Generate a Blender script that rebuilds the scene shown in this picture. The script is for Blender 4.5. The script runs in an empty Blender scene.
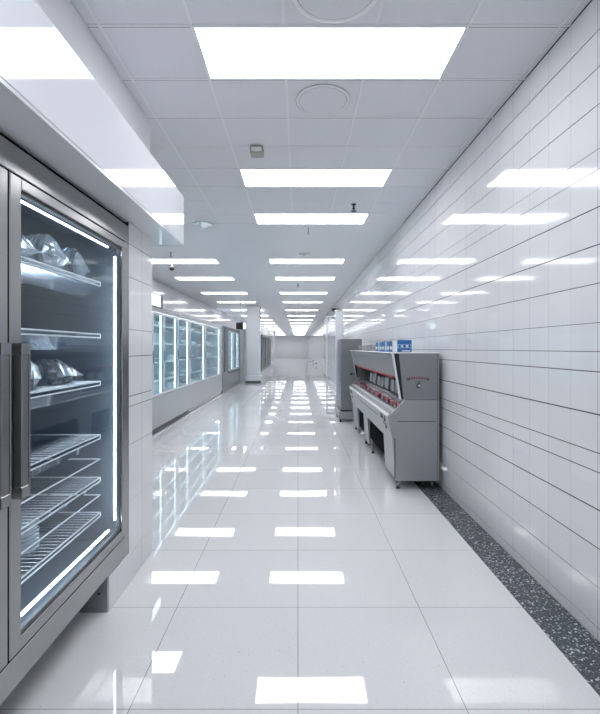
import bpy, bmesh, math, random
from mathutils import Vector, Matrix
random.seed(7)
S = bpy.context.scene
COL = S.collection
PI = math.pi

# ---------------------------------------------------------------- camera, world, exposure
cd = bpy.data.cameras.new('camera'); cam = bpy.data.objects.new('camera', cd); COL.objects.link(cam)
cam.location = (0, 0, 1.65); cam.rotation_euler = (PI/2, 0, 0)
cd.sensor_fit = 'HORIZONTAL'; cd.sensor_width = 36; cd.lens = 36*440/600
cd.shift_x = 2/600; cd.shift_y = -9/600; cd.clip_start = .02; cd.clip_end = 300
S.camera = cam
w = bpy.data.worlds.new('world'); S.world = w; w.use_nodes = True
w.node_tree.nodes['Background'].inputs[0].default_value = (.75, .85, 1, 1)
w.node_tree.nodes['Background'].inputs[1].default_value = .3
S.view_settings.view_transform = 'Standard'; S.view_settings.look = 'None'
S.view_settings.gamma = 1; S.view_settings.use_curve_mapping = False
S.view_settings.exposure = 1.3
PANEL = 3.6          # radiance of the ceiling light panels
LED = 3.6

CEIL = 3.65; RX = 1.69; LX = -4.2; FAR = 72.0

# ---------------------------------------------------------------- materials
MATS = {}
def principled(name, col, rough=.5, metal=0, **kw):
    if name in MATS: return MATS[name]
    m = bpy.data.materials.new(name); m.use_nodes = True
    b = m.node_tree.nodes['Principled BSDF']
    b.inputs['Base Color'].default_value = (*col, 1)
    b.inputs['Roughness'].default_value = rough
    b.inputs['Metallic'].default_value = metal
    for k, v in kw.items(): b.inputs[k.replace('_', ' ')].default_value = v
    MATS[name] = m
    return m
def vary(m, scale=(4, 4, 4), amt=.06, rough_amt=.0, bump=0, detail=3):
    """soft procedural variation of tone, roughness and relief"""
    nt = m.node_tree; b = nt.nodes['Principled BSDF']
    tc = nt.nodes.new('ShaderNodeTexCoord'); mp = nt.nodes.new('ShaderNodeMapping')
    mp.inputs['Scale'].default_value = scale
    n = nt.nodes.new('ShaderNodeTexNoise'); n.inputs['Scale'].default_value = 1; n.inputs['Detail'].default_value = detail
    nt.links.new(tc.outputs['Object'], mp.inputs[0]); nt.links.new(mp.outputs[0], n.inputs[0])
    c = b.inputs['Base Color'].default_value
    mx = nt.nodes.new('ShaderNodeMix'); mx.data_type = 'RGBA'
    mx.inputs['A'].default_value = (*[max(0, x*(1-amt)) for x in c[:3]], 1)
    mx.inputs['B'].default_value = (*[min(1, x*(1+amt)) for x in c[:3]], 1)
    nt.links.new(n.outputs[0], mx.inputs['Factor']); nt.links.new(mx.outputs['Result'], b.inputs['Base Color'])
    if rough_amt:
        r = b.inputs['Roughness'].default_value
        mr = nt.nodes.new('ShaderNodeMapRange'); mr.inputs['To Min'].default_value = r-rough_amt; mr.inputs['To Max'].default_value = r+rough_amt
        nt.links.new(n.outputs[0], mr.inputs[0]); nt.links.new(mr.outputs[0], b.inputs['Roughness'])
    if bump:
        bp = nt.nodes.new('ShaderNodeBump'); bp.inputs['Strength'].default_value = bump; bp.inputs['Distance'].default_value = .01
        nt.links.new(n.outputs[0], bp.inputs['Height']); nt.links.new(bp.outputs[0], b.inputs['Normal'])
    return m
def emis(name, col, strength):
    if name in MATS: return MATS[name]
    m = bpy.data.materials.new(name); m.use_nodes = True; nt = m.node_tree
    b = nt.nodes['Principled BSDF']
    b.inputs['Base Color'].default_value = (.9, .9, .9, 1)
    b.inputs['Emission Color'].default_value = (*col, 1); b.inputs['Emission Strength'].default_value = strength
    MATS[name] = m; return m
def glass(name, tint=(1, 1, 1), ior=1.45, rough=0.0):
    if name in MATS: return MATS[name]
    m = bpy.data.materials.new(name); m.use_nodes = True; nt = m.node_tree
    nt.nodes.remove(nt.nodes['Principled BSDF'])
    out = nt.nodes['Material Output']
    t = nt.nodes.new('ShaderNodeBsdfTransparent'); t.inputs[0].default_value = (*tint, 1)
    g = nt.nodes.new('ShaderNodeBsdfGlossy'); g.inputs['Roughness'].default_value = rough
    ge = nt.nodes.new('ShaderNodeNewGeometry'); dt = nt.nodes.new('ShaderNodeVectorMath'); dt.operation = 'DOT_PRODUCT'
    nt.links.new(ge.outputs['Incoming'], dt.inputs[0]); nt.links.new(ge.outputs['Normal'], dt.inputs[1])
    f0 = ((ior-1)/(ior+1))**2
    p5 = math_node(nt, 'POWER', math_node(nt, 'SUBTRACT', 1.0, math_node(nt, 'ABSOLUTE', dt.outputs['Value'])), 5)
    fac = math_node(nt, 'MULTIPLY_ADD', p5, 1-f0, f0)
    mx = nt.nodes.new('ShaderNodeMixShader')
    nt.links.new(fac, mx.inputs[0]); nt.links.new(t.outputs[0], mx.inputs[1]); nt.links.new(g.outputs[0], mx.inputs[2])
    nt.links.new(mx.outputs[0], out.inputs[0])
    MATS[name] = m; return m
def math_node(nt, op, a, b=None, c=None):
    n = nt.nodes.new('ShaderNodeMath'); n.operation = op
    for i, v in enumerate((a, b, c)):
        if v is None: continue
        if isinstance(v, (int, float)): n.inputs[i].default_value = v
        else: nt.links.new(v, n.inputs[i])
    return n.outputs[0]
def line_mask(nt, coord, origin, pitch, width):
    """1 inside a joint line of the given width, repeating at the pitch"""
    t = math_node(nt, 'DIVIDE', math_node(nt, 'SUBTRACT', coord, origin-width/2), pitch)
    fr = math_node(nt, 'FRACT', t)
    return math_node(nt, 'LESS_THAN', fr, width/pitch)
def mixcol(nt, fac, A, B):
    mx = nt.nodes.new('ShaderNodeMix'); mx.data_type = 'RGBA'
    for k, v in (('A', A), ('B', B)):
        if isinstance(v, tuple): mx.inputs[k].default_value = (*v, 1)
        else: nt.links.new(v, mx.inputs[k])
    nt.links.new(fac, mx.inputs['Factor'])
    return mx.outputs['Result']

def tile_wall_mat(name, col, origin, pitch, axis='Y'):
    m = principled(name, col, .07); m.node_tree.nodes['Principled BSDF'].inputs['IOR'].default_value = 1.55
    nt = m.node_tree; b = nt.nodes['Principled BSDF']
    g = nt.nodes.new('ShaderNodeNewGeometry'); sp = nt.nodes.new('ShaderNodeSeparateXYZ')
    nt.links.new(g.outputs['Position'], sp.inputs[0])
    fine = line_mask(nt, sp.outputs[axis], origin, pitch, .0022)
    strong = line_mask(nt, sp.outputs[axis], origin, pitch*4, .004)
    # each tile has a very slightly different tone
    cell = math_node(nt, 'FLOOR', math_node(nt, 'DIVIDE', math_node(nt, 'SUBTRACT', sp.outputs[axis], origin), pitch))
    cz = math_node(nt, 'FLOOR', math_node(nt, 'DIVIDE', sp.outputs['Z'], .2175))
    cb = nt.nodes.new('ShaderNodeCombineXYZ'); nt.links.new(cell, cb.inputs[0]); nt.links.new(cz, cb.inputs[1])
    wn = nt.nodes.new('ShaderNodeTexWhiteNoise'); nt.links.new(cb.outputs[0], wn.inputs[0])
    base = mixcol(nt, wn.outputs[0], tuple(x*.975 for x in col), tuple(min(1, x*1.015) for x in col))
    c1 = mixcol(nt, math_node(nt, 'MULTIPLY', fine, .8), base, (.38, .40, .43))
    c2 = mixcol(nt, math_node(nt, 'MULTIPLY', strong, .5), c1, (.25, .27, .3))
    nt.links.new(c2, b.inputs['Base Color'])
    n = nt.nodes.new('ShaderNodeTexNoise'); n.inputs['Scale'].default_value = 2.2; n.inputs['Detail'].default_value = 1
    nt.links.new(g.outputs['Position'], n.inputs[0])
    bp = nt.nodes.new('ShaderNodeBump'); bp.inputs['Strength'].default_value = .10; bp.inputs['Distance'].default_value = .02
    nt.links.new(n.outputs[0], bp.inputs['Height']); nt.links.new(bp.outputs[0], b.inputs['Normal'])
    return m

def floor_mat():
    m = principled('polished_floor_tile', (.8, .8, .8), .025); nt = m.node_tree; b = nt.nodes['Principled BSDF']
    b.inputs['IOR'].default_value = 1.75
    g = nt.nodes.new('ShaderNodeNewGeometry'); sp = nt.nodes.new('ShaderNodeSeparateXYZ')
    nt.links.new(g.outputs['Position'], sp.inputs[0])
    lx = line_mask(nt, sp.outputs['X'], 0, .77, .0045)
    ly = line_mask(nt, sp.outputs['Y'], 2.80, .79, .0045)
    lines = math_node(nt, 'MAXIMUM', lx, ly)
    cx = math_node(nt, 'FLOOR', math_node(nt, 'DIVIDE', sp.outputs['X'], .77))
    cy = math_node(nt, 'FLOOR', math_node(nt, 'DIVIDE', math_node(nt, 'SUBTRACT', sp.outputs['Y'], 2.8), .79))
    cb = nt.nodes.new('ShaderNodeCombineXYZ'); nt.links.new(cx, cb.inputs[0]); nt.links.new(cy, cb.inputs[1])
    wn = nt.nodes.new('ShaderNodeTexWhiteNoise'); nt.links.new(cb.outputs[0], wn.inputs[0])
    base = mixcol(nt, wn.outputs[0], (.79, .80, .81), (.83, .84, .845))
    # flecks of the terrazzo body
    vo = nt.nodes.new('ShaderNodeTexVoronoi'); vo.inputs['Scale'].default_value = 38
    nt.links.new(g.outputs['Position'], vo.inputs[0])
    vs = nt.nodes.new('ShaderNodeSeparateColor'); nt.links.new(vo.outputs['Color'], vs.inputs[0])
    near = math_node(nt, 'LESS_THAN', vo.outputs['Distance'], .10)
    pick = math_node(nt, 'GREATER_THAN', vs.outputs[0], .80)
    fl = math_node(nt, 'MULTIPLY', math_node(nt, 'MULTIPLY', near, pick), .8)
    c1 = mixcol(nt, fl, base, (.32, .33, .35))
    vo2 = nt.nodes.new('ShaderNodeTexVoronoi'); vo2.inputs['Scale'].default_value = 130
    nt.links.new(g.outputs['Position'], vo2.inputs[0])
    v2 = nt.nodes.new('ShaderNodeSeparateColor'); nt.links.new(vo2.outputs['Color'], v2.inputs[0])
    c1 = mixcol(nt, math_node(nt, 'MULTIPLY', v2.outputs[1], .12), c1, (.5, .52, .54))
    c2 = mixcol(nt, math_node(nt, 'MULTIPLY', lines, .75), c1, (.2, .21, .22))
    nt.links.new(c2, b.inputs['Base Color'])
    n = nt.nodes.new('ShaderNodeTexNoise'); n.inputs['Scale'].default_value = 1.1; n.inputs['Detail'].default_value = 1
    nt.links.new(g.outputs['Position'], n.inputs[0])
    bp = nt.nodes.new('ShaderNodeBump'); bp.inputs['Strength'].default_value = .05; bp.inputs['Distance'].default_value = .02
    nt.links.new(n.outputs[0], bp.inputs['Height']); nt.links.new(bp.outputs[0], b.inputs['Normal'])
    return m
def granite_mat():
    m = principled('dark_speckled_granite', (.05, .06, .07), .18); nt = m.node_tree; b = nt.nodes['Principled BSDF']
    g = nt.nodes.new('ShaderNodeNewGeometry')
    vo = nt.nodes.new('ShaderNodeTexVoronoi'); vo.inputs['Scale'].default_value = 110
    nt.links.new(g.outputs['Position'], vo.inputs[0])
    vs = nt.nodes.new('ShaderNodeSeparateColor'); nt.links.new(vo.outputs['Color'], vs.inputs[0])
    a = math_node(nt, 'POWER', vs.outputs[0], 11)
    c = mixcol(nt, a, (.06, .075, .088), (.7, .76, .8))
    nt.links.new(c, b.inputs['Base Color'])
    return m

M = {}
M['wall_tile'] = tile_wall_mat('white_glazed_wall_tile', (.80, .82, .84), 2.482, .2435)
M['left_tile'] = tile_wall_mat('white_glazed_pier_tile', (.76, .77, .79), 3.33, .46)
M['grout'] = principled('dark_grout', (.05, .055, .06), .8)
M['floor'] = floor_mat()
M['granite'] = granite_mat()
M['plaster'] = vary(principled('painted_plaster', (.74, .76, .79), .42), (1, 1, 1), .02)
M['ceil_plain'] = vary(principled('smooth_ceiling_paint', (.76, .79, .82), .35), (.6, .6, .6), .02)
M['ceil_tile'] = vary(principled('ceiling_tile_board', (.76, .78, .81), .6), (90, 90, 90), .05, bump=.05)
M['ceil_grid'] = principled('ceiling_grid_metal', (.82, .84, .86), .4)
M['shadow_gap'] = principled('painted_gap_shade', (.06, .065, .075), .7)  # dark colour stands in for shade in ceiling gaps and grooves
M['gloss_white'] = principled('glossy_white_panel', (.80, .83, .88), .05, IOR=1.7)
M['gloss_wall'] = principled('satin_white_wall', (.76, .79, .82), .12, IOR=1.6)
M['steel'] = vary(principled('brushed_stainless_steel', (.36, .362, .36), .22, .95), (3, 3, 160), .10, .05)
M['steel_dark'] = vary(principled('dark_brushed_steel', (.27, .28, .29), .36, .9), (3, 3, 160), .10, .05)
M['chrome'] = principled('bright_chrome', (.85, .87, .9), .12, 1)
M['white_rail'] = principled('white_rail_paint', (.85, .88, .92), .25)  # white stands in for LED light on the metal fridge rails
M['liner'] = principled('grey_blue_fridge_liner', (.15, .185, .235), .30)
M['liner_teal'] = principled('pale_teal_case_liner', (.50, .66, .74), .4)
M['glass'] = glass('clear_glass', (.93, .97, .99), 1.4)
M['lid_glass'] = glass('thin_lid_glass', (.95, .97, .97), 1.2, .05)
M['screen_glass'] = glass('clear_screen_glass', (.95, .975, .985), 1.4)
M['glass_teal'] = glass('cool_tinted_glass', (.86, .95, .975), 1.2)
M['glass_dark'] = glass('smoked_glass', (.30, .38, .42), 1.6)
M['panel'] = emis('light_panel_diffuser', (.975, .965, 1), PANEL)
M['led'] = emis('cold_led_strip', (.80, .90, 1), LED*1.6)
M['case_led'] = emis('case_led_strip', (.80, .93, 1), LED*.45)
M['sign_lit'] = emis('lit_sign_face', (.8, 1, .95), 1.3)
M['tray_grey'] = principled('dull_dark_tray', (.10, .115, .12), .5)
M['black'] = principled('black_plastic', (.015, .016, .018), .35)
M['black_matt'] = principled('black_cavity_shade', (.008, .009, .010), 1.0, 0, Specular_IOR_Level=.05)  # black stands in for the shade inside gaps and cavities
M['grey_metal'] = vary(principled('grey_painted_steel', (.28, .295, .31), .32, .35), (2, 2, 2), .05)
M['grey_light'] = vary(principled('light_grey_painted_steel', (.38, .40, .415), .3, .3), (2, 2, 2), .05)
M['case_front'] = vary(principled('case_base_grey_enamel', (.46, .48, .50), .22, .2), (2, 2, 2), .03)
M['frame_dark'] = principled('dark_grey_frame', (.13, .145, .155), .35, .4)
M['lip'] = principled('white_metal_lip', (.8, .83, .86), .2, .2)
M['red'] = principled('red_print', (.45, .03, .04), .4)
M['red_dull'] = principled('dull_red_emblem', (.22, .035, .05), .45)
M['pink'] = principled('pink_red_wrapper', (.40, .05, .10), .35)
M['tray_pack'] = principled('grey_pink_wrapper', (.36, .26, .30), .35)
M['blue'] = principled('blue_carton', (.03, .16, .42), .35)
M['blue_light'] = principled('light_blue_carton', (.22, .42, .66), .35)
M['blue_deep'] = principled('deep_blue_carton', (.02, .07, .28), .35)
M['white'] = principled('white_card', (.75, .78, .80), .45)
M['beige'] = principled('beige_plastic', (.42, .41, .36), .5)
M['foil'] = principled('silver_foil_film', (.62, .66, .70), .18, .75)
M['foil_bright'] = principled('bright_foil_film', (.85, .88, .9), .25, .4)
M['film'] = principled('crinkled_clear_film', (.60, .65, .70), .12, .5)
M['pack_pale'] = principled('pale_package_film', (.72, .82, .86), .3, .1)
M['pack_grey'] = principled('grey_package_film', (.28, .36, .42), .35, .1)
M['pack_white'] = principled('white_package', (.88, .92, .94), .35)

# ---------------------------------------------------------------- mesh building
class MB:
    def __init__(self): self.bm = bmesh.new(); self.mats = []
    def mi(self, m):
        if m not in self.mats: self.mats.append(m)
        return self.mats.index(m)
    def box(self, x0, x1, y0, y1, z0, z1, m, bev=0.0, seg=1):
        r = bmesh.ops.create_cube(self.bm, size=1)
        vs = r['verts']
        for v in vs:
            v.co = Vector(((x0+x1)/2 + v.co.x*(x1-x0), (y0+y1)/2 + v.co.y*(y1-y0), (z0+z1)/2 + v.co.z*(z1-z0)))
        fs = set(f for v in vs for f in v.link_faces)
        i = self.mi(m)
        for f in fs: f.material_index = i
        if bev:
            es = list(set(e for f in fs for e in f.edges))
            res = bmesh.ops.bevel(self.bm, geom=es, offset=bev, segments=seg, affect='EDGES', clamp_overlap=True)
            for f in res['faces']: f.material_index = i
        return self
    def prism(self, pts, axis, a, b, m):
        """closed outline of 2D points extruded along an axis ('y': pts are x,z; 'x': y,z; 'z': x,y)"""
        def P(p, t):
            return {'y': (p[0], t, p[1]), 'x': (t, p[0], p[1]), 'z': (p[0], p[1], t)}[axis]
        A = [self.bm.verts.new(P(p, a)) for p in pts]; B = [self.bm.verts.new(P(p, b)) for p in pts]
        i = self.mi(m); n = len(pts); fs = [self.bm.faces.new(A), self.bm.faces.new(B[::-1])]
        for k in range(n):
            fs.append(self.bm.faces.new((A[k], B[k], B[(k+1) % n], A[(k+1) % n])))
        for f in fs: f.material_index = i
        bmesh.ops.recalc_face_normals(self.bm, faces=fs)
        return self
    def tube(self, p0, p1, r, m, n=8):
        p0 = Vector(p0); p1 = Vector(p1); d = p1-p0
        q = d.to_track_quat('Z', 'Y')
        i = self.mi(m)
        rings = []
        for p in (p0, p1):
            rings.append([self.bm.verts.new(p + q @ Vector((math.cos(2*PI*k/n)*r, math.sin(2*PI*k/n)*r, 0))) for k in range(n)])
        for k in range(n):
            f = self.bm.faces.new((rings[0][k], rings[0][(k+1) % n], rings[1][(k+1) % n], rings[1][k])); f.material_index = i; f.smooth = True
        for rg, s in ((rings[0], -1), (rings[1], 1)):
            f = self.bm.faces.new(rg if s > 0 else rg[::-1]); f.material_index = i
        return self
    def lathe(self, c, prof, m, n=20, up=1, smooth=True):
        """prof: (radius, height) pairs around a vertical axis through c"""
        i = self.mi(m); rings = []
        for r, h in prof:
            rings.append([self.bm.verts.new((c[0]+math.cos(2*PI*k/n)*r, c[1]+math.sin(2*PI*k/n)*r, c[2]+h*up)) for k in range(n)])
        fs = []
        for a, b in zip(rings, rings[1:]):
            for k in range(n):
                f = self.bm.faces.new((a[k], a[(k+1) % n], b[(k+1) % n], b[k])); f.smooth = smooth; fs.append(f)
        fs.append(self.bm.faces.new(rings[0][::-1])); fs.append(self.bm.faces.new(rings[-1]))
        for f in fs: f.material_index = i
        bmesh.ops.recalc_face_normals(self.bm, faces=fs)
        return self
    def pillow(self, c, L, W, H, m, rot=0, crumple=.006, seed=0, nx=14, ny=9):
        """crumpled film bag with sealed, flattened ends, lying on z = c.z"""
        rnd = random.Random(seed); i = self.mi(m); top = {}; bot = {}
        R = Matrix.Rotation(rot, 3, 'Z'); c = Vector(c)
        for a in range(nx+1):
            for b in range(ny+1):
                u = a/nx*2-1; v = b/ny*2-1
                h = (1-abs(u)**3.2)*(1-abs(v)**2.6)
                wob = .92+.08*math.cos(u*9+seed)
                x = u*L/2*(1-.05*abs(v)); y = v*W/2*wob*(1-.1*(1-abs(u)))
                edge = a in (0, nx) or b in (0, ny)
                j = Vector((rnd.uniform(-1, 1), rnd.uniform(-1, 1), rnd.uniform(-1, 1)))*crumple
                base = .35*H
                t = Vector((x, y, base + h*H*.65)) + (j if not edge else j*.3)
                top[a, b] = self.bm.verts.new(c + R @ t)
                bot[a, b] = top[a, b] if edge else self.bm.verts.new(c + R @ Vector((x, y, base*(1-min(1, h*1.6)) + abs(j.z)*.3)))
        for a in range(nx):
            for b in range(ny):
                f = self.bm.faces.new((top[a, b], top[a+1, b], top[a+1, b+1], top[a, b+1])); f.material_index = i
                q = [bot[a, b], bot[a, b+1], bot[a+1, b+1], bot[a+1, b]]
                try: f = self.bm.faces.new(q); f.material_index = i
                except ValueError: pass
        return self
    def build(self, name, parent=None, loc=None):
        """link as ONE mesh object; the mesh is given in world coordinates and re-based on its owner or own base"""
        me = bpy.data.meshes.new(name)
        if parent is not None:
            p = parent; org = Vector((0, 0, 0))
            while p is not None: org += Vector(p.location); p = p.parent
        elif loc is not None: org = Vector(loc)
        else:
            xs = [v.co for v in self.bm.verts]
            org = Vector(((min(v.x for v in xs)+max(v.x for v in xs))/2, (min(v.y for v in xs)+max(v.y for v in xs))/2, min(v.z for v in xs)))
        bmesh.ops.translate(self.bm, verts=self.bm.verts, vec=-org)
        self.bm.to_mesh(me); self.bm.free()
        for m in self.mats: me.materials.append(m)
        o = bpy.data.objects.new(name, me); COL.objects.link(o)
        if parent is not None: o.parent = parent
        else: o.location = org
        return o
def tag(o, label=None, cat=None, group=None, kind=None):
    if label: o['label'] = label
    if cat: o['category'] = cat
    if group: o['group'] = group
    if kind: o['kind'] = kind
    return o
def thing(name, loc, label, cat, group=None):
    o = bpy.data.objects.new(name, None); COL.objects.link(o); o.location = loc; o.empty_display_size = .1
    return tag(o, label, cat, group)
def struct(mb, name, label=None):
    o = mb.build(name); o['kind'] = 'structure'
    if label: o['label'] = label
    return o
def copy_tree(o, parent=None):
    c = o.copy(); COL.objects.link(c)
    if parent is not None: c.parent = parent
    for ch in list(o.children): copy_tree(ch, c)
    return c

# ---------------------------------------------------------------- the setting
struct(MB().box(LX-.2, RX+.3, -3, FAR+.2, -.2, 0, M['floor']), 'floor', 'polished pale tiled floor reflecting the ceiling lights')
struct(MB().box(1.43, RX-.002, -3, 9.7, .0, .004, M['granite']), 'trim_1', 'dark speckled granite strip along the right wall')

# ceiling: suspended grid near the camera, smooth further in
c = MB(); P = .545; Y0 = 2.73; XW = .573; XO = -.66
c.box(LX-.2, RX+.3, -3, 7.1, CEIL+.012, CEIL+.2, M['shadow_gap'])
ny0 = int((-3-Y0)/P)-1
for j in range(ny0, 9):
    y0 = Y0+j*P; y1 = min(y0+P, 7.1)
    if y1 <= -3 or y0 >= 7.1: continue
    for i in range(-7, 5):
        x0 = XO+i*XW; x1 = min(x0+XW, RX)
        if x1-x0 < .01: continue
        if i in (0, 1, 2) and j in (-8, -4, 0, 4, 7): continue
        g = .004
        c.box(x0+g, x1-g, y0+g, y1-g, CEIL+.003, CEIL+.018, M['ceil_tile'])
for i in range(-7, 5):
    x0 = XO+i*XW
    yy = -3
    segs = [(-3, 7.1)]
    if i in (1, 2):
        segs = []; e = -3
        for j in (-8, -4, 0, 4, 7):
            a = Y0+j*P
            if a > e: segs.append((e, a))
            e = a+P
    for a, b in segs: 
        if b-a > .02: c.box(x0-.009, x0+.009, a, b, CEIL-.001, CEIL+.016, M['ceil_grid'])
for j in range(ny0, 9):
    y0 = Y0+j*P
    if y0 < -3 or y0 > 7.1: continue
    c.box(LX, RX, y0-.009, y0+.009, CEIL-.0015, CEIL+.016, M['ceil_grid'])
    c.box(LX, RX, y0+.009, y0+.0165, CEIL+.001, CEIL+.016, M['shadow_gap'])  # dark strip paints the shadow along each cross bar
c.box(LX-.2, RX+.3, 7.1, FAR+.2, CEIL, CEIL+.2, M['ceil_plain'])
struct(c, 'ceiling', 'grey white suspended tile ceiling turning smooth further in')

def tiled_wall(mb, x, side, y0, y1, joints, top, mat, gap=.009, base=0):
    """rows of tiles on the plane x; side = +1 when the room is at smaller x"""
    mb.box(*(sorted((x+side*.004, x+side*.2))), y0, y1, base, top, M['grout'])
    zs = [base]+joints+[top]
    for a, b in zip(zs, zs[1:]):
        s = random.Random(int(a*1000)).uniform(.35, 1)
        g = gap*s/2
        mb.box(*(sorted((x, x+side*.006))), y0, y1, a+g, b-g, mat)
right_j = [.072, .301, .52, .738, .95, 1.057, 1.275, 1.516, 1.63, 1.793, 2.014, 2.232, 2.445, 2.657, 2.769, 3.021, 3.228, 3.438]
mb = MB(); tiled_wall(mb, RX, 1, -3, FAR, right_j, CEIL, M['wall_tile'])
struct(mb, 'wall_right', 'long glossy white tiled wall on the right')
struct(MB().box(LX-.15, LX, -3, FAR, 0, CEIL, M['gloss_wall']), 'wall_left')
struct(MB().box(LX-.15, RX+.2, FAR, FAR+.15, 0, CEIL, M['plaster']), 'wall_far')
struct(MB().box(LX-.15, RX+.2, -3.15, -3, 0, CEIL, M['plaster']), 'wall_back')

# left pier the fridge is built into: tiled face at x=-1.18
left_j = [.20, .57, .97, 1.24, 1.31, 1.593, 1.781, 2.146, 2.38]
mb = MB()
tiled_wall(mb, -1.18, -1, 3.075, 3.56, left_j, 2.53, M['left_tile'], .006)
mb.box(-2.2, -1.384, 3.075, 3.56, 0, 2.53, M['left_tile'])
mb.box(-1.40, -1.18, 2.75, 3.075, 0, .22, M['left_tile'])
mb.box(-2.2, -2.0, -3, 3.075, 0, 2.53, M['plaster'])
struct(mb, 'wall_pier')
struct(MB().box(-2.2, -1.31, -3, 3.9, 2.97, CEIL, M['plaster']), 'wall_upper')
mb = MB().box(-1.36, -1.19, 2.742, 2.752, 0, .222, M['grey_metal'], .001)
mb.tube((-1.24, 2.744, .12), (-1.24, 2.736, .12), .008, M['black'])
o = mb.build('end_plate'); tag(o, 'small grey metal end plate with one bolt under the fridge', 'metal plate')

# hanging glossy box over the fridge
mb = MB()
mb.box(-1.6, -.98, -3, 3.78, 2.545, 2.95, M['gloss_white'], .004)
mb.box(-2.2, -1.6, -3, 3.56, 2.545, 2.97, M['plaster'])
mb.box(-1.25, -.983, -3, 3.782, 2.53, 2.545, M['gloss_wall'])
mb.box(-1.6, -.983, 3.765, 3.786, 2.527, 2.538, M['lip'])  # pale strip paints the lit far bottom edge
struct(mb, 'trim_2', 'glossy white hanging bulkhead over the tall fridge')

# far left block with a dark window unit
mb = MB().box(LX, -2.0, 22.3, 36, 0, 2.9, M['gloss_wall'], .01)
struct(mb, 'wall_block', 'white wall block behind the column')
mb = MB().box(LX, -2.75, 20.6, 22.3, 0, 2.9, M['plaster']); struct(mb, 'wall_recess')

# ---------------------------------------------------------------- ceiling lights
def light(x0, x1, y0, y1, label, group):
    t = thing('ceiling_light', ((x0+x1)/2, (y0+y1)/2, CEIL), label, 'ceiling light', group)
    f = MB(); b = .016; z0, z1 = CEIL-.004, CEIL+.012
    f.box(x0, x1, y0, y0+b, z0, z1, M['ceil_grid']); f.box(x0, x1, y1-b, y1, z0, z1, M['ceil_grid'])
    f.box(x0, x0+b, y0+b, y1-b, z0, z1, M['ceil_grid']); f.box(x1-b, x1, y0+b, y1-b, z0, z1, M['ceil_grid'])
    f.build('frame', t)
    MB().box(x0+b, x1-b, y0+b, y1-b, CEIL-.002, CEIL+.004, M['panel']).build('diffuser', t)
    return t
ordn = ['first', 'second', 'third', 'fourth', 'fifth', 'sixth', 'seventh', 'eighth', 'ninth', 'tenth', 'eleventh', 'twelfth']
main = [2.73, 4.91, 6.545, 9.88, 12.4, 15.75, 18.9, 23.0, 27.0, 31.2, 35.0, 38.8, 42.6, 46.4, 50.2, 54.0, 57.8, 61.6, 65.4, 69.2]  # distant panels set closer, extra ones added to brighten the far end
desc = ['largest and nearest glowing ceiling panel, overhead between the two round vents',
        'second glowing ceiling panel, just behind the beige ceiling box',
        'third glowing ceiling panel of the main aisle, behind the black sprinkler']
for k, y in enumerate(main):
    if k < 3: lb = desc[k]
    elif k < 8: lb = '%s glowing panel from the camera down the main aisle ceiling' % ordn[k]
    else: lb = 'tiny distant glowing panel at the far end of the main aisle ceiling'
    light(-.66, 1.06, y, y+P, lb, 'ceiling light panels over the main aisle')
for y in (.55, -1.63): light(-.66, 1.06, y, y+P, 'glowing ceiling panel above and behind the camera', 'ceiling light panels behind the camera')
left = [7.15, 9.88, 12.4, 15.75, 18.9, 23.0, 27.0, 31.2, 35.0, 38.8, 42.6, 46.4, 50.2, 54.0, 57.8, 61.6, 65.4, 69.2]  # this row too has extra distant panels, added for brightness
for k, y in enumerate(left):
    if k == 0: lb = 'left row ceiling panel mostly hidden behind the hanging white bulkhead'
    elif k < 5: lb = '%s visible glowing panel of the left ceiling row over the wall cases' % ordn[k-1]
    else: lb = 'distant glowing panel of the left ceiling row seen beside the white column'
    light(-3.65 if k == 0 else -3.5, -2.0 if k == 0 else -1.85, y, y+P, lb, 'ceiling light panels over the wall cases')

# ---------------------------------------------------------------- ceiling fittings
def ring(name, x, y, r, label):
    mb = MB(); z = CEIL
    mb.lathe((x, y, z), [(r, 0), (r, .006), (r*.93, .009), (r*.93, .002), (r*.80, .001), (r*.78, .004), (r*.3, .004)], M['ceil_tile'], 48, -1, False)
    mb.lathe((x, y, z), [(r*.90, 0), (r*.90, .0095), (r*.885, .0095), (r*.885, 0)], M['shadow_gap'], 48, -1)  # dark ring paints the shade of a groove
    mb.lathe((x, y, z), [(r*.885, 0), (r*.885, .0105), (r*.86, .0105)], M['ceil_tile'], 48, -1)
    mb.lathe((x, y, z), [(r*1.0, 0), (r*1.02, .009), (r*.96, .0095)], M['ceil_grid'], 48, -1)
    o = mb.build(name); tag(o, label, 'air vent', 'round vents flush in the ceiling tiles')
ring('ceiling_vent', .20, 3.55, .215, 'round flush vent between the first and second ceiling panels')
ring('ceiling_vent', .21, 2.44, .255, 'round flush vent cut off by the top edge of the photo')
t = thing('detector_box', (-.41, 4.40, CEIL), 'small beige square box fixed to the ceiling tiles', 'detector')
MB().box(-.475, -.345, 4.33, 4.47, CEIL-.075, CEIL-.001, M['beige'], .008, 2).build('housing', t)
MB().box(-.46, -.36, 4.325, 4.335, CEIL-.062, CEIL-.02, M['ceil_grid'], .003).build('face_plate', t)
def sprinkler(x, y, s, label, m='black'):
    mb = MB()
    mb.lathe((x, y, CEIL-.001), [(.030*s, 0), (.028*s, .008), (.010*s, .010), (.010*s, .05), (.022*s, .055), (.022*s, .062), (.006*s, .065), (.006*s, .09), (.034*s, .092), (.034*s, .097)], M[m], 14, -1)
    o = mb.build('sprinkler'); tag(o, label, 'sprinkler', 'small fittings hanging from the ceiling')
sprinkler(.775, 6.12, 1.2, 'black sprinkler head hanging in front of the third ceiling panel')
sprinkler(.17, 7.35, .45, 'tiny black fitting on the ceiling just behind the third panel')
sprinkler(.0, 13.7, 1.1, 'tiny dark fitting on the ceiling behind the fifth main aisle panel')
sprinkler(-2.66, 9.2, 1.0, 'small grey fitting on the ceiling left above the dark dome camera', 'grey_metal')
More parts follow.
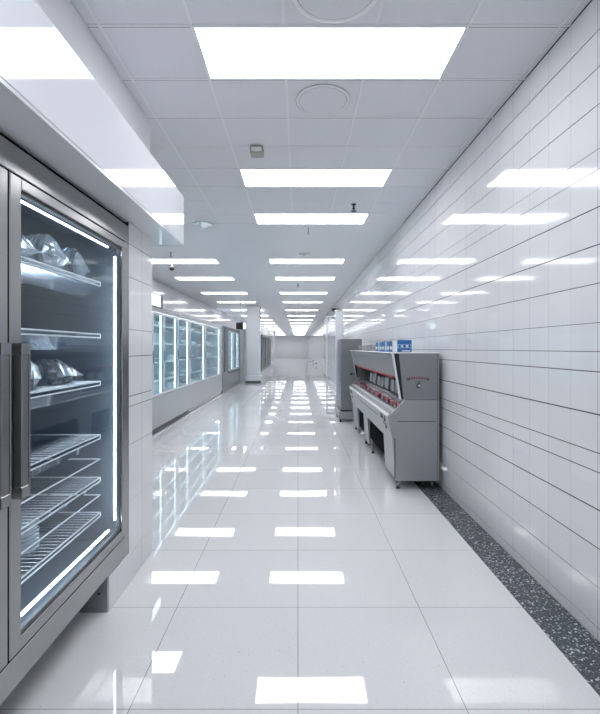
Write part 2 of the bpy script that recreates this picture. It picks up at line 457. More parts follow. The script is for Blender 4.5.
def disc(x, y, r, label, m):
    mb = MB(); mb.lathe((x, y, CEIL-.001), [(r, 0), (r, .012), (r*.8, .02), (r*.55, .022), (r*.5, .045), (r*.2, .055)], M[m], 24, -1)
    o = mb.build('smoke_detector'); tag(o, label, 'smoke detector', 'round detectors on the smooth ceiling')
disc(.15, 9.35, .13, 'white round detector on the ceiling in front of the fourth main panel', 'ceil_grid')
disc(-1.54, 7.12, .17, 'metallic round detector on the ceiling beside the hanging bulkhead', 'chrome')
def dome(loc, r, label, up=-1):
    t = thing('security_camera', loc, label, 'camera')
    MB().lathe(loc, [(r*1.1, .0), (r*1.1, .03), (r*.9, .035)], M['ceil_grid'], 20, up).build('mount', t)
    MB().lathe(loc, [(r, .035), (r*.98, .06), (r*.8, .06+r*.6), (r*.4, .06+r*.95), (r*.05, .06+r)], M['black'], 20, up).build('dome', t)
# camera dropped from the left ceiling on a stem
t = thing('security_camera', (-2.95, 10.3, CEIL), 'black dome camera under the left ceiling in front of the wall cases', 'camera')
MB().tube((-2.95, 10.3, CEIL), (-2.95, 10.3, CEIL-.10), .012, M['ceil_grid']).build('stem', t)
MB().lathe((-2.95, 10.3, CEIL-.10), [(.05, 0), (.065, .02), (.055, .055), (.03, .08), (.006, .09)], M['black'], 18, -1).build('dome', t)
# camera on the right wall above the glass screen
t = thing('security_camera', (1.55, 19.0, 3.25), 'black dome camera on the right wall above the white post', 'camera')
MB().box(1.5, 1.688, 18.94, 19.06, 3.36, 3.41, M['ceil_grid'], .005).build('bracket', t)
MB().lathe((1.56, 19, 3.36), [(.11, 0), (.12, .04), (.10, .10), (.05, .15), (.01, .165)], M['black'], 18, -1).build('dome', t)

# ---------------------------------------------------------------- tall stainless fridge on the left
FX = -1.18; FB = .23; FT = 2.497; FY0 = .57; FY1 = 3.07
fr = thing('display_fridge', (-1.55, 1.82, FB), 'tall stainless steel upright fridge with glass doors at the left edge', 'fridge')
mb = MB()
mb.box(-1.97, FX-.06, FY1-.05, FY1, FB, FT, M['steel'])                 # far side
mb.box(-1.97, FX-.06, FY0, FY0+.05, FB, FT, M['steel'])
mb.box(-1.97, FX-.06, FY0+.05, FY1-.05, FT-.06, FT, M['steel'])         # top
mb.box(-1.97, FX-.06, FY0+.05, FY1-.05, FB, FB+.10, M['steel'])         # bottom
mb.box(-1.97, -1.93, FY0+.05, FY1-.05, FB+.10, FT-.06, M['steel'])
mb.build('cabinet', fr)
mb = MB()
mb.box(-1.93, -1.925, FY0+.05, FY1-.05, FB+.10, FT-.06, M['liner'])
mb.box(-1.92, FX-.06, FY1-.055, FY1-.05, FB+.10, FT-.06, M['liner'])
mb.box(-1.92, FX-.06, FY0+.05, FY0+.055, FB+.10, FT-.06, M['liner'])
mb.box(-1.92, FX-.06, FY0+.06, FY1-.06, FT-.065, FT-.06, M['liner'])
mb.box(-1.92, FX-.06, FY0+.06, FY1-.06, FB+.10, FB+.105, M['liner'])
for k in range(9): mb.box(-1.925, -1.918, FY0+.1+k*.26, FY0+.115+k*.26, FB+.12, FT-.08, M['steel_dark'])
mb.build('liner', fr)
mb = MB()                                                             # face frame around both doors
mb.box(FX-.06, FX, FY0, FY1, 2.380, FT, M['steel'], .003)
mb.box(FX-.10, FX-.03, FY0, FY1, FT, 2.528, M['black_matt'])  # black strip paints the shaded crevice under the bulkhead
mb.box(FX-.06, FX, FY0, FY1, FB, .358, M['steel'], .003)
mb.box(FX-.06, FX, 3.004, FY1, .358, 2.380, M['steel'], .003)
mb.box(FX-.06, FX, FY0, FY0+.06, .358, 2.380, M['steel'], .003)
mb.box(FX-.06, FX-.02, 1.76, 1.82, .358, 2.380, M['black_matt'])
mb.box(FX-.058, FX-.015, FY0+.06, 3.004, 2.372, 2.382, M['black_matt'])
mb.box(FX-.058, FX-.015, FY0+.06, 3.004, .356, .366, M['black_matt'])
mb.build('face_frame', fr)
def fdoor(y0, y1, hy):
    z0, z1 = .368, 2.372; g0, g1 = .425, 2.325; b = .085
    yi0, yi1 = y0+.075, y1-.052
    mb = MB()
    X0, X1 = FX-.030, FX+.004
    mb.box(X0, X1, y0, yi0, z0, z1, M['steel'], .004); mb.box(X0, X1, yi1, y1, z0, z1, M['steel'], .004)
    mb.box(X0, X1, yi0, yi1, g1, z1, M['steel'], .004); mb.box(X0, X1, yi0, yi1, z0, g0, M['steel'], .004)
    # inner dark gasket
    gk = .012
    mb.box(X0-.004, FX-.012, yi0, yi0+gk, g0, g1, M['frame_dark']); mb.box(X0-.004, FX-.012, yi1-gk, yi1, g0, g1, M['frame_dark'])
    mb.box(X0-.004, FX-.012, yi0+gk, yi1-gk, g1-gk, g1, M['frame_dark']); mb.box(X0-.004, FX-.012, yi0+gk, yi1-gk, g0, g0+gk, M['frame_dark'])
    d = mb.build('door', fr)
    MB().box(FX-.022, FX-.016, yi0+.002, yi1-.002, g0+.002, g1-.002, M['glass']).build('glass_pane', d)
    h = MB()
    h.box(FX+.012, FX+.050, hy-.026, hy+.020, 1.05, 1.65, M['steel_dark'], .004)
    h.box(FX+.030, FX+.054, hy+.020, hy+.026, 1.03, 1.67, M['steel'], .002)
    h.box(FX+.003, FX+.052, hy-.028, hy+.022, 1.62, 1.67, M['steel'], .003)
    h.box(FX+.003, FX+.052, hy-.028, hy+.022, 1.03, 1.08, M['steel'], .003)
    h.build('handle', d)
fdoor(1.797, 3.000, 1.828); fdoor(.64, 1.785, 1.705)
mb = MB()
mb.box(-1.228, -1.216, 2.930, 2.940, .50, 2.26, M['led'], .002)
mb.build('light_strip', fr)
mb = MB().box(-1.250, -1.240, 1.84, 2.88, 2.305, 2.315, M['led'], .003); mb.build('light_strip', fr)
mb = MB().box(-1.255, -1.240, 1.84, 2.90, .443, .455, M['led'], .003); mb.build('light_strip', fr)
mb = MB().box(-1.250, -1.240, .70, 1.74, 2.305, 2.315, M['led'], .003); mb.build('light_strip', fr)
for k in range(12): MB().box(-1.222, -1.214, 2.950, 2.956, .6+k*.145, .612+k*.145, M['led']).build('reflection_dot', fr)  # glowing dots imitate lamp reflections in the door frame
def fshelf(z, wires=True, glare_line=False, tilt=0):
    mb = MB(); y0, y1 = .66, 2.89
    xf, xb = -1.30, -1.90
    mb.tube((xf, y0, z), (xf, y1, z), .005, M['white_rail'])
    if not glare_line:
        mb.tube((xf, y0, z-.024), (xf, y1, z-.024), .005, M['white_rail'])
        mb.tube((xf, y1, z-.024), (xf, y1, z), .005, M['white_rail'])
        mb.prism([(xf-.006, z-.03), (xf-.012, z-.03), (xf-.09, z-.10), (xf-.084, z-.10)], 'y', y0, y1-.02, M['chrome'])  # apron tilted to catch the LED light below the rail
    mb.tube((xf, y1, z), (xb, y1, z), .005, M['white_rail'])
    if wires:
        for x in (-1.45, -1.62, -1.78, xb): mb.tube((x, y0, z-.004), (x, y1, z-.004), .003, M['chrome'], 6)
        n = 56
        for k in range(n): 
            y = y0+(y1-y0)*k/n; mb.tube((xf, y, z), (xb, y, z), .0025, M['chrome'], 5)
    mb.build('shelf', fr)
for z in (2.08, 1.74, 1.43, 1.08): fshelf(z)
fshelf(.80); fshelf(.57)
fshelf(.92, False, True); fshelf(.685, False, True)  # these two are lines of glare drawn as rails, not real shelves
mb = MB()
for z in (2.2, 1.9): 
    mb.box(-1.905, -1.895, .66, 2.9, z-.004, z+.004, M['white_rail'])
mb.build('back_rail', fr)

def bag(x, y, z, L, W, H, m, rot, seed, label, grp, name='foil_bag'):
    o = MB().pillow((x, y, z), L, W, H, M[m], rot, .008, seed).build(name); tag(o, label, 'bag', grp); return o
def bagrow(specs, z, grp):
    for s in specs:
        x, y, L, W, H, m, rot, seed, label = s; bag(x, y, z+.004, L, W, H, m, rot, seed, label, grp)
bagrow([(-1.44, 2.74, .24, .24, .19, 'film', .2, 1, 'crumpled clear bag at the far end of the top fridge shelf'),
        (-1.44, 2.46, .24, .28, .20, 'film', .1, 2, 'crumpled clear bag second from the far end of the top fridge shelf'),
        (-1.44, 2.16, .24, .24, .15, 'foil', -.3, 3, 'silver bag in the middle of the top fridge shelf'),
        (-1.46, 1.88, .24, .24, .16, 'foil', .5, 4, 'silver bag on the top fridge shelf nearest the door edge')], 2.08, 'bags on the top fridge shelf')
bagrow([(-1.48, 2.62, .22, .34, .15, 'foil', 1.35, 5, 'pointed silver bag on the fridge shelf level with the handle top'),
        (-1.46, 2.26, .24, .30, .18, 'foil_bright', .6, 6, 'bright white silver bag behind the fridge handle top')], 1.43, 'bags on the middle fridge shelf')
# wrapped stacks low in the fridge
def stack(x, y, z, r, n, label):
    mb = MB(); prof = []
    for k in range(n):
        prof += [(r*.86, k*.022), (r, k*.022+.006), (r, k*.022+.014), (r*.86, k*.022+.018)]
    mb.lathe((x, y, z), prof, M['film'], 28)
    o = mb.build('stacked_trays'); tag(o, label, 'tray stack', 'stacks of clear trays low in the fridge')
stack(-1.50, 1.98, .574, .11, 7, 'stack of clear ribbed trays on the lowest fridge shelf, nearer the door edge')
stack(-1.50, 2.34, .574, .11, 8, 'taller stack of clear ribbed trays on the lowest fridge shelf')
stack(-1.46, 2.10, .805, .10, 4, 'short stack of clear trays on the second lowest fridge shelf')
stack(-1.52, 1.97, .338, .12, 7, 'stack of clear ribbed trays on the fridge floor')

# ---------------------------------------------------------------- wall cases at the left
WX = -2.7
def wall_case(name, y0, y1, gy, zb, zt, zcase, label, liner, frame, mull, kick, led=True, nsh=4, teal='glass_teal', depth=.75):
    t = thing(name, (WX-depth/2, (y0+y1)/2, 0), label, 'display case')
    xb = WX-depth
    mb = MB()
    mb.box(xb, WX, y0, y1, .12, zb, M[frame], .004)                # base panel
    mb.box(xb, WX, y0, y1, zt, zcase, M[frame], .004)
    mb.box(xb, xb+.04, y0, y1, zb, zt, M[frame])
    mb.box(xb+.04, WX, y0, gy[0]-.02, zb, zt, M[frame]); mb.box(xb+.04, WX, gy[-1]+.02, y1, zb, zt, M[frame])
    mb.box(xb+.01, WX-.02, y0+.02, y1-.02, 0, .12, M[frame])
    mb.build('cabinet', t)
    mb = MB(); a, b = gy[0]-.02, gy[-1]+.02
    mb.box(xb+.04, xb+.05, a, b, zb, zt, M[liner]); mb.box(xb+.05, WX-.08, a, a+.01, zb, zt, M[liner])
    mb.box(xb+.05, WX-.08, b-.01, b, zb, zt, M[liner]); mb.box(xb+.05, WX-.08, a+.01, b-.01, zt-.01, zt, M[liner])
    mb.box(xb+.05, WX-.08, a+.01, b-.01, zb, zb+.01, M[liner])
    mb.build('liner', t)
    for s in range(nsh):
        z = zb+(zt-zb)*(s+.75)/(nsh+.35)
        mb = MB().box(xb+.055, WX-.14, a+.015, b-.015, z-.012, z, M['liner_teal'])
        mb.box(WX-.14, WX-.13, a+.015, b-.015, z-.03, z+.006, M['white_rail'])
        mb.build('shelf', t)
        if led: MB().box(WX-.165, WX-.142, a+.03, b-.03, z-.026, z-.0135, M['case_led']).build('light_strip', t)  # hidden strip added to brighten the goods
    for p, q in zip(gy, gy[1:]):
        fw = mull
        mb = MB()
        mb.box(WX-.03, WX+.01, p, p+fw, zb+.01, zt-.01, M['lip'], .003); mb.box(WX-.03, WX+.01, q-fw, q, zb+.01, zt-.01, M['lip'], .003)
        mb.box(WX-.03, WX+.01, p+fw, q-fw, zb+.01, zb+.05, M['lip'], .003); mb.box(WX-.03, WX+.01, p+fw, q-fw, zt-.05, zt-.01, M['lip'], .003)
        d = mb.build('door', t)
        MB().box(WX-.014, WX-.008, p+fw, q-fw, zb+.05, zt-.05, M[teal]).build('glass_pane', d)
        MB().box(WX+.01, WX+.035, q-fw-.005, q-fw+.02, 1.35, 1.6, M['chrome'], .003).build('handle', d)
    if led:
        for p in gy[1:]:
            MB().box(WX-.085, WX-.055, p-.008, p, zb+.03, zt-.03, M['case_led']).build('light_strip', t)
        MB().box(WX-.09, WX-.06, gy[0]+.02, gy[-1]-.04, zt-.035, zt-.015, M['case_led']).build('light_strip', t)
    return t
t = wall_case('wall_display_case', 6.6, 15.7, [7.3, 8.19, 8.87, 9.9, 11.0, 12.86, 15.35], .72, 2.34, 2.46,
          'long glazed wall case with five lit doors and pale shelves on the left', 'liner_teal', 'case_front', .032, True)
MB().box(WX-.005, WX+.004, 7.0, 10.9, .045, .115, M['black']).build('kick_vent', t)
MB().box(WX-.004, WX+.03, 6.6, 15.7, .0, .028, M['lip']).build('kick_rail', t)
t2 = wall_case('wall_display_case', 16.1, 20.5, [17.07, 18.4, 19.97], .74, 2.32, 2.46,
          'smaller dark framed glazed case between the long wall case and the column', 'liner_teal', 'grey_metal', .05, False)
MB().box(WX, WX+.02, 16.1, 16.95, .78, 2.42, M['frame_dark'], .004).build('frame_panel', t2)
MB().box(WX, WX+.02, 16.95, 20.3, 2.34, 2.42, M['frame_dark'], .004).build('frame_panel', t2)
MB().box(WX, WX+.02, 16.95, 20.3, .66, .725, M['frame_dark'], .004).build('frame_panel', t2)
struct(MB().box(WX-.6, WX+.005, 15.72, 16.08, 0, 2.46, M['steel_dark']), 'trim_3')

# goods in the long case: one of each kind then copies
def proto_box():
    o = MB().box(-.05, .05, -.08, .08, 0, .12, M['pack_white'], .006).build('carton', loc=(0, 0, 0)); return o
def proto_bottle():
    t = bpy.data.objects.new('bottle', None); COL.objects.link(t)
    MB().lathe((0, 0, 0), [(.032, 0), (.036, .01), (.036, .13), (.014, .18), (.014, .20)], M['pack_pale'], 12).build('body', t)
    MB().lathe((0, 0, .20), [(.016, 0), (.016, .022)], M['pack_white'], 12).build('cap', t)
    return t
def proto_bag():
    return MB().pillow((0, 0, 0), .16, .24, .10, M['pack_pale'], PI/2*0, .006, 11, 8, 6).build('packet', loc=(0, 0, 0))
def proto_tray():
    t = bpy.data.objects.new('tray', None); COL.objects.link(t)
    MB().prism([(-.08, 0), (.08, 0), (.10, .05), (-.10, .05)], 'y', -.13, .13, M['pack_grey']).build('dish', t)
    MB().box(-.10, .10, -.13, .13, .05, .056, M['pack_white']).build('film_lid', t)
    return t
protos = {'carton': [proto_box(), False], 'bottle': [proto_bottle(), False], 'packet': [proto_bag(), False], 'tray': [proto_tray(), False]}
def place(kind, x, y, z, label, group):
    p = protos[kind]
    o = p[0] if not p[1] else copy_tree(p[0])
    p[1] = True
    o.location = (x, y, z); tag(o, label, kind if kind != 'packet' else 'package', group)
gy = [7.3, 8.19, 8.87, 9.9, 11.0, 12.86, 15.35]
dn = ['door hidden by tiled pier', 'door next to tiled pier', 'second full door', 'third full door', 'fourth wide door', 'last wide door']
sn = ['floor', 'lowest shelf', 'second shelf', 'third shelf', 'top shelf']
rr = random.Random(5)
levels = [.731]+[.72+1.62*(s+.75)/4.35+.002 for s in range(4)]
levels = [levels[0]]+[z for z in levels[1:]]
for d in range(6):
    a, b = gy[d]+.14, gy[d+1]-.14
    for s, z in enumerate(levels):
        if rr.random() < .12 or (d == 0 and s > 2): continue
        kind = rr.choice(['carton', 'bottle', 'packet', 'tray', 'packet'])
        step = {'carton': .24, 'bottle': .15, 'packet': .31, 'tray': .32}[kind]
        n = max(1, min(int((b-a)/step), rr.choice([2, 3, 4, 5])))
        start = a + rr.random()*max(0, (b-a)-n*step)
        for k in range(n):
            where = 'case floor' if s == 0 else sn[s]
            nm = {'carton': 'white carton', 'bottle': 'pale capped bottle', 'packet': 'pale film packet', 'tray': 'lidded tray'}[kind]
            place(kind, WX-.28, start+(k+.5)*step, z, '%s on %s of the long case, %s' % (nm, where, dn[d]),
                  '%ss on the %s behind the %s' % (nm, where, dn[d]))
for s in range(4):
    z = .74+1.58*(s+.75)/4.35+.002
    for k in range(3):
        kind = ['carton', 'packet', 'bottle', 'tray'][s]
        nm = {'carton': 'white carton', 'bottle': 'pale capped bottle', 'packet': 'pale film packet', 'tray': 'lidded tray'}[kind]
        place(kind, WX-.28, 17.4+k*.5+(s*.17), z, '%s in the smaller dark framed case on its %s' % (nm, sn[s+1]), '%ss in the smaller case' % nm)

# lit sign hanging beyond the tiled pier
t = thing('lit_sign', (-2.22, 6.8, 2.29), 'pale green lit sign box hanging past the tiled pier', 'sign')
MB().box(-2.26, -2.20, 6.3, 7.16, 2.285, 2.495, M['black'], .004).build('housing', t)
MB().box(-2.201, -2.194, 6.33, 7.03, 2.305, 2.475, M['sign_lit']).build('face', t)
MB().tube((-2.23, 6.4, 2.49), (-2.23, 6.4, CEIL), .008, M['grey_metal']).tube((-2.23, 6.62, 2.49), (-2.23, 6.62, CEIL), .008, M['grey_metal']).build('hanger', t)

# dark hanging box near the column
t = thing('hanging_monitor', (-2.35, 18.3, 2.35), 'dark boxy monitor hanging above the smaller wall case', 'monitor')
MB().box(-2.55, -2.26, 18.1, 18.45, 2.42, 2.70, M['black'], .01).build('housing', t)
MB().box(-2.25, -2.20, 18.13, 18.42, 2.45, 2.67, M['sign_lit']).build('screen', t)  # glowing plate imitates a light reflection on the box
MB().tube((-2.4, 18.3, 2.7), (-2.4, 18.3, CEIL), .02, M['ceil_grid']).build('pole', t)

# ---------------------------------------------------------------- column, far units, posts
t = thing('column', (-2.12, 21.0, 0), 'square white column on a stepped base at left of the aisle', 'column')
MB().box(-2.43, -1.80, 20.72, 21.35, .36, CEIL, M['gloss_wall'], .01).build('shaft', t)
MB().box(-2.50, -1.73, 20.65, 21.42, .10, .36, M['gloss_wall'], .02).build('base', t)
MB().box(-2.47, -1.76, 20.68, 21.39, 0, .10, M['frame_dark']).build('plinth', t)
t = thing('glazed_unit', (-2.0, 27.5, .38), 'dark glazed unit set in the white wall just behind the column', 'display case')
mb = MB(); a, b = 24.0, 31.4
mb.box(-2.0, -1.95, a, b, .38, .50, M['frame_dark'], .01); mb.box(-2.0, -1.95, a, b, 2.28, 2.40, M['frame_dark'], .01)
for y in (a, 26.6, 29.0, b-.15): mb.box(-2.0, -1.95, y, y+.15, .50, 2.28, M['frame_dark'], .01)
mb.build('frame', t)
MB().box(-1.985, -1.975, a+.15, b-.15, .50, 2.28, M['glass_dark']).build('glass_pane', t)
MB().box(-1.999, -1.99, a+.15, b-.15, .50, 2.28, M['liner']).build('back_panel', t)
t = thing('glossy_post', (-2.1, 38, 0), 'tall glossy pale post far down the left side of the aisle', 'post')
MB().box(-2.35, -1.95, 37.8, 38.3, 0, 3.1, M['gloss_white'], .02).build('shaft', t)
MB().box(-2.36, -2.08, 37.66, 37.79, 0, .22, M['black'], .02).build('foot_guard', t)
for k, (y, lb) in enumerate([(41, 'nearest'), (49, 'middle'), (60, 'farthest')]):
    o = MB().box(1.62, 1.688, y, y+.15, .16, .28, M['black'], .02).build('wall_bumper')
    tag(o, '%s of three small dark bumpers at the foot of the far right wall' % lb, 'bumper', 'dark bumpers along the far right wall')

# framed glass screen and white post by the grey cabinet
t = thing('glass_screen', (.85, 11.1, 0), 'tall framed glass screen left of the grey cabinet', 'glass screen')
mb = MB()
mb.box(.715, .745, 11.08, 11.12, 0, 2.45, M['lip'], .003); mb.box(.745, .935, 11.08, 11.12, 2.42, 2.45, M['lip'], .003); mb.box(.745, .935, 11.08, 11.12, 0, .04, M['lip'], .003)
mb.build('frame', t)
MB().box(.745, .935, 11.095, 11.105, .04, 2.42, M['screen_glass']).build('glass_pane', t)
t = thing('white_post', (1.04, 11.2, 0), 'narrow white post standing behind the grey cabinet', 'post')
MB().box(.94, 1.14, 11.05, 11.3, .0, 2.57, M['gloss_white'], .008).build('shaft', t)
MB().box(.93, 1.15, 11.04, 11.31, 2.57, 2.60, M['lip'], .003).build('cap', t)

# tall grey cabinet
t = thing('grey_cabinet', (1.2, 10.2, 0), 'tall plain grey cabinet against the right wall behind the serving machine', 'cabinet')
MB().box(.955, 1.425, 9.8, 10.7, .26, 1.85, M['grey_metal'], .008, 2).build('body', t)
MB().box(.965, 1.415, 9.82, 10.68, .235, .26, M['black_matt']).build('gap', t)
MB().box(.92, 1.425, 9.76, 10.7, .07, .235, M['grey_light'], .01).build('plinth', t)
mb = MB()
mb.bm.free()
for x in (.95, 1.38):
    for y in (9.82, 10.62): MB().tube((x, y, 0), (x, y, .09), .022, M['black'], 10).build('foot', t)
MB().box(.945, .957, 9.95, 9.97, .9, 1.2, M['chrome'], .003).build('handle', t)

# ---------------------------------------------------------------- serving machine on the right
A, B = 5.11, 9.0
t = mc = thing('serving_machine', (1.35, 7.05, 0), 'long grey steel self serve display machine against the right tiled wall', 'display machine')
prof_lo = [(1.64, .105), (1.64, 1.05), (1.255, 1.06), (1.045, .85), (1.095, .60), (1.138, .105)]
prof_hi = [(1.64, 1.055), (1.64, 1.585), (1.135, 1.585), (1.215, 1.055)]
prof_dk = [(1.135, 1.585), (1.105, 1.585), (1.19, 1.052), (1.215, 1.055)]
for y0, y1 in ((A, A+.035), (B-.035, B)):
    mb = MB()
    mb.prism(prof_lo, 'y', y0, y1, M['grey_light'])
    mb.prism(prof_hi, 'y', y0, y1, M['grey_metal'])
    mb.build('end_panel', mc)
    mb = MB().prism([(1.17, 1.585), (1.115, 1.585), (1.19, 1.06), (1.222, 1.06)], 'y', y0-.006, y1+.004, M['black']); mb.build('side_gasket', mc)
# seams on the near end
mb = MB()
mb.box(1.155, 1.60, A-.003, A, .792, .802, M['frame_dark']); mb.box(1.16, 1.64, A-.003, A, 1.047, 1.053, M['frame_dark'])
mb.box(1.118, 1.132, A-.003, A, .13, .60, M['frame_dark'])
mb.box(1.615, 1.62, A-.003, A, .12, 1.58, M['frame_dark'])
mb.build('seam', mc)
# front edge profile tube, bright
mb = MB()
mb.prism([(1.085, 1.60), (1.108, 1.60), (1.198, 1.05), (1.18, 1.05)], 'y', A-.012, A+.02, M['lip'])
mb.build('edge_trim', mc); mb = MB()
mb.prism([(1.085, 1.60), (1.108, 1.60), (1.198, 1.05), (1.18, 1.05)], 'y', B-.02, B+.01, M['lip'])
mb.build('edge_trim', mc)
mb = MB().box(1.07, 1.64, A-.01, B+.12, 1.585, 1.60, M['lip'], .004); mb.build('top_lip', mc)
mb = MB().prism([(1.105, 1.585), (1.125, 1.585), (1.172, 1.31), (1.152, 1.31)], 'y', A+.02, B-.035, M['grey_metal'])
mb.prism([(1.103, 1.565), (1.107, 1.565), (1.112, 1.54), (1.108, 1.54)], 'y', A+.3, B-.3, M['grey_light'])
mb.build('hood_panel', mc)
MB().box(1.60, 1.64, A+.035, B-.035, .55, 1.585, M['grey_metal']).build('back_panel', mc)
MB().box(1.150, 1.158, A+.25, B-.35, 1.288, 1.312, M['red']).build('price_strip', mc)
mb = MB().prism([(1.10, .88), (1.60, .88), (1.60, .905), (1.10, .905)], 'y', A+.035, B-.035, M['tray_grey'])
mb.box(1.36, 1.59, A+.035, B-.035, .905, 1.0, M['tray_grey'])
mb.box(1.590, 1.600, A+.035, B-.035, .905, 1.57, M['tray_grey'])
mb.box(1.335, 1.36, A+.035, B-.035, .905, 1.015, M['frame_dark'])
mb.build('tray', mc)
# front fascia and bright nose rail
mb = MB().prism([(1.045, .85), (1.075, .875), (1.105, .85), (1.145, .54), (1.11, .54), (1.095, .60)], 'y', A+.035, B-.035, M['grey_light'])
mb.build('front_panel', mc)
MB().prism([(1.042, .846), (1.040, .858), (1.062, .880), (1.075, .872)], 'y', A+.01, B-.01, M['lip']).build('nose_rail', mc)
MB().prism([(1.205, .99), (1.209, .994), (1.245, 1.045), (1.241, 1.041)], 'y', A+.04, B-.04, M['lid_glass']).build('glass_lid', mc)
MB().prism([(1.062, .868), (1.066, .880), (1.110, .912), (1.118, .905)], 'y', A+.04, B-.04, M['frame_dark']).build('lid_rim', mc)
MB().prism([(1.115, .905), (1.12, .912), (1.165, .922), (1.17, .905)], 'y', A+.12, B-.15, M['lip']).build('light_bar', mc)
MB().box(1.058, 1.066, 5.9, 7.6, .755, .765, M['frame_dark']).build('slot', mc)
for y0, y1 in ((A+.035, 5.74), (7.07, 7.5), (8.27, B-.035)):
    MB().prism([(1.115, .54), (1.30, .54), (1.30, .11), (1.14, .11)], 'y', y0, y1, M['grey_light']).build('pedestal', mc)
MB().box(1.34, 1.58, A+.04, B-.04, .22, .60, M['black_matt']).box(1.155, 1.34, 5.75, 7.06, .22, .56, M['black_matt']).box(1.155, 1.34, 7.51, 8.26, .19, .56, M['black_matt']).build('compressor_box', mc)  # front blocks fill the openings with black as painted cavity shade
for x in (1.175, 1.575):
    for y in (A+.06, 6.9, 7.6, B-.08):
        MB().tube((x, y, .012), (x, y, .24 if y > A+.1 and y < B-.1 else .11), .017, M['steel'], 12).tube((x, y, 0.004), (x, y, .014), .026, M['black'], 12).build('leg', mc)
MB().tube((1.085, B-.05, 1.12), (1.085, B+.03, 1.12), .022, M['black'], 12).tube((1.15, B-.02, 1.12), (1.085, B-.02, 1.12), .008, M['black']).build('knob', mc)
# worn dark control marks on the front panel
mb = MB()
for (y, z, hy, hz) in ((5.36, .80, .02, .035), (5.50, .81, .016, .035), (5.60, .80, .02, .03), (5.36, .71, .022, .035), (5.46, .735, .016, .02), (8.65, .80, .03, .03), (8.80, .80, .03, .03), (8.7, .70, .03, .03)):
    x = 1.045+(.85-z)/.25*.05
    mb.box(x-.006, x+.006, y-hy*1.3, y+hy*1.3, z-hz, z+hz, M['black'], .002)
mb.build('control_marks', mc)
# arched red emblem with a small dark crest below, on the near end
mb = MB(); cx, cz = 1.393, 1.13; n = 14
R0, R1 = .27, .30
pts = [(cx+math.sin(a)*R1, cz+math.cos(a)*R1*.62) for a in [(-.43+.86*k/n) for k in range(n+1)]]
pts2 = [(cx+math.sin(a)*R0, cz+math.cos(a)*R0*.60) for a in [(.40-.80*k/n) for k in range(n+1)]]
mb.prism(pts+pts2, 'y', A-.003, A, M['red_dull'])
for k in range(7):
    a = -.30+.1*k; x = cx+math.sin(a)*.286; z = cz+math.cos(a)*.286*.61
    mb.box(x-.006, x+.006, A-.0045, A-.003, z-.006, z+.006, M['grey_light'])
for s in (-1, 1): mb.box(cx+s*.118-.014, cx+s*.118+.014, A-.0045, A, cz+.142, cz+.170, M['frame_dark'], .002)
mb.build('arched_emblem', mc)
mb = MB()
mb.box(cx-.03, cx+.03, A-.004, A, 1.235, 1.262, M['frame_dark'], .002)
mb.prism([(cx-.024, 1.235), (cx+.024, 1.235), (cx+.028, 1.19), (cx, 1.178), (cx-.018, 1.19)], 'y', A-.004, A, M['frame_dark'])
mb.box(cx+.004, cx+.024, A-.006, A-.003, 1.205, 1.222, M['white'])
mb.box(cx-.02, cx-.006, A-.006, A-.003, 1.24, 1.256, M['grey_light'])
mb.build('crest', mc)
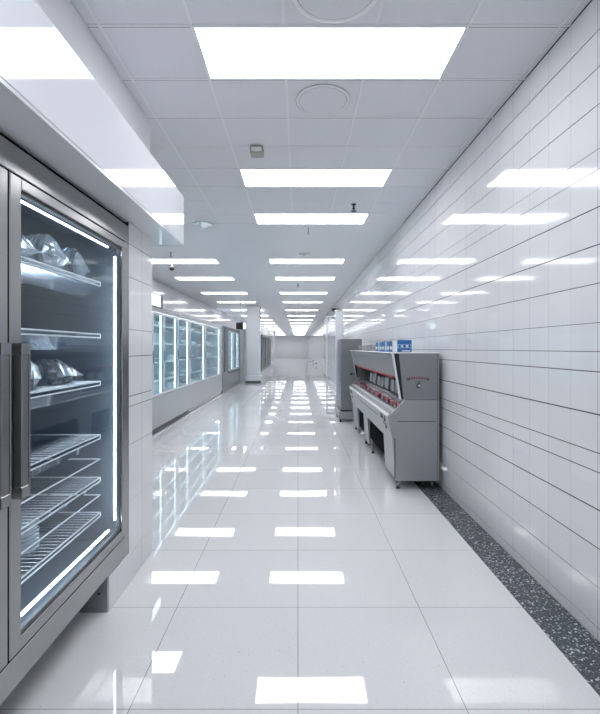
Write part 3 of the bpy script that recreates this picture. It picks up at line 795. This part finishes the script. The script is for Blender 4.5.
# goods in the tray
rr = random.Random(3)
def mk_card(y, k, w):
    u = thing('white_pouch', (1.42, y, 1.002), ('white pouch standing at the back of the serving machine tray'), 'pouch', 'white pouches along the back of the machine tray')
    h = rr.uniform(.15, .19)
    MB().prism([(1.40, 1.003), (1.44, 1.003), (1.428, 1.003+h), (1.412, 1.003+h)], 'y', y-w/2, y+w/2, M['white']).build('body', u)
    MB().box(1.409, 1.431, y-w/2, y+w/2, 1.003+h, 1.003+h+.014, M['red'] if k % 3 == 0 else M['pack_grey']).build('header', u)
for k in range(9): mk_card(5.45+k*.37+(.05 if k % 3 else 0), k, .24 if k % 4 else .28)
for k in range(16):
    y = 5.32+k*.222
    u = thing('red_packet', (1.27, y, .905), 'small red or pinkish packet lying in the front of the machine tray', 'packet', 'red packets in the machine tray')
    dx = rr.uniform(-.015, .02)
    MB().box(1.215+dx, 1.305+dx, y-.075, y+.07, .907, .94+rr.uniform(0, .04), M[['pink', 'red', 'tray_pack'][k % 3]], .008).build('body', u)
    if k % 2: MB().box(1.211+dx, 1.2155+dx, y-.05, y+.03, .912, .935, M['white']).build('label_patch', u)
# goods on top
T = 1.601
u = thing('blue_multipack', (1.28, 5.45, T), 'blue and white multipack nearest the camera on top of the machine', 'package')
MB().box(1.195, 1.37, 5.30, 5.56, T, T+.145, M['blue'], .003).build('carton', u)
mb = MB()
mb.box(1.192, 1.196, 5.30, 5.56, T+.004, T+.145, M['white'])
mb.box(1.197, 1.37, 5.297, 5.301, T+.045, T+.095, M['blue_light'])
for k in range(5): mb.box(1.215+k*.03, 1.232+k*.03, 5.294, 5.298, T+.055, T+.085, M['white'] if k % 2 else M['blue_deep'])
mb.box(1.25, 1.35, 5.294, 5.298, T+.008, T+.022, M['white'])
mb.build('printed_sleeve', u)
for k in range(7):
    y = 5.68+k*.175
    u = thing('blue_carton', (1.28, y, T), 'narrow %s blue carton, %s in the row behind the multipack' % (['deep', 'mid', 'light'][k % 3], ['nearest the camera', 'second nearest', 'third nearest', 'middle one', 'third from far end', 'second from far end', 'farthest one'][k] if k != 3 else 'middle one'), 'carton', 'narrow blue cartons on top of the machine')
    h = .135+.006*(k % 2)
    MB().box(1.20, 1.36, y-.075, y+.075, T, T+h, [M['blue_deep'], M['blue'], M['blue_light']][k % 3], .004).build('box', u)
    MB().box(1.197, 1.20, y-.05, y+.05, T+.03, T+.07, M['white']).build('label_patch', u)
    MB().box(1.23, 1.34, y-.078, y-.075, T+.03, T+.08, M['blue_light']).build('label_patch', u)
u = thing('wire_rack', (1.28, 7.5, T), 'empty low wire rack on the far half of the machine top', 'rack')
mb = MB()
for z in (.012, .05, .085):
    for x in (1.15, 1.40): mb.tube((x, 7.0, T+z), (x, 8.35, T+z), .006, M['steel_dark'], 6)
    for y in (7.0, 8.35): mb.tube((1.15, y, T+z), (1.40, y, T+z), .006, M['steel_dark'], 6)
for k in range(10):
    y = 7.0+.15*k
    for x in (1.15, 1.40): mb.tube((x, y, T+.001), (x, y, T+.085), .005, M['steel_dark'], 6)
mb.build('wire_frame', u)
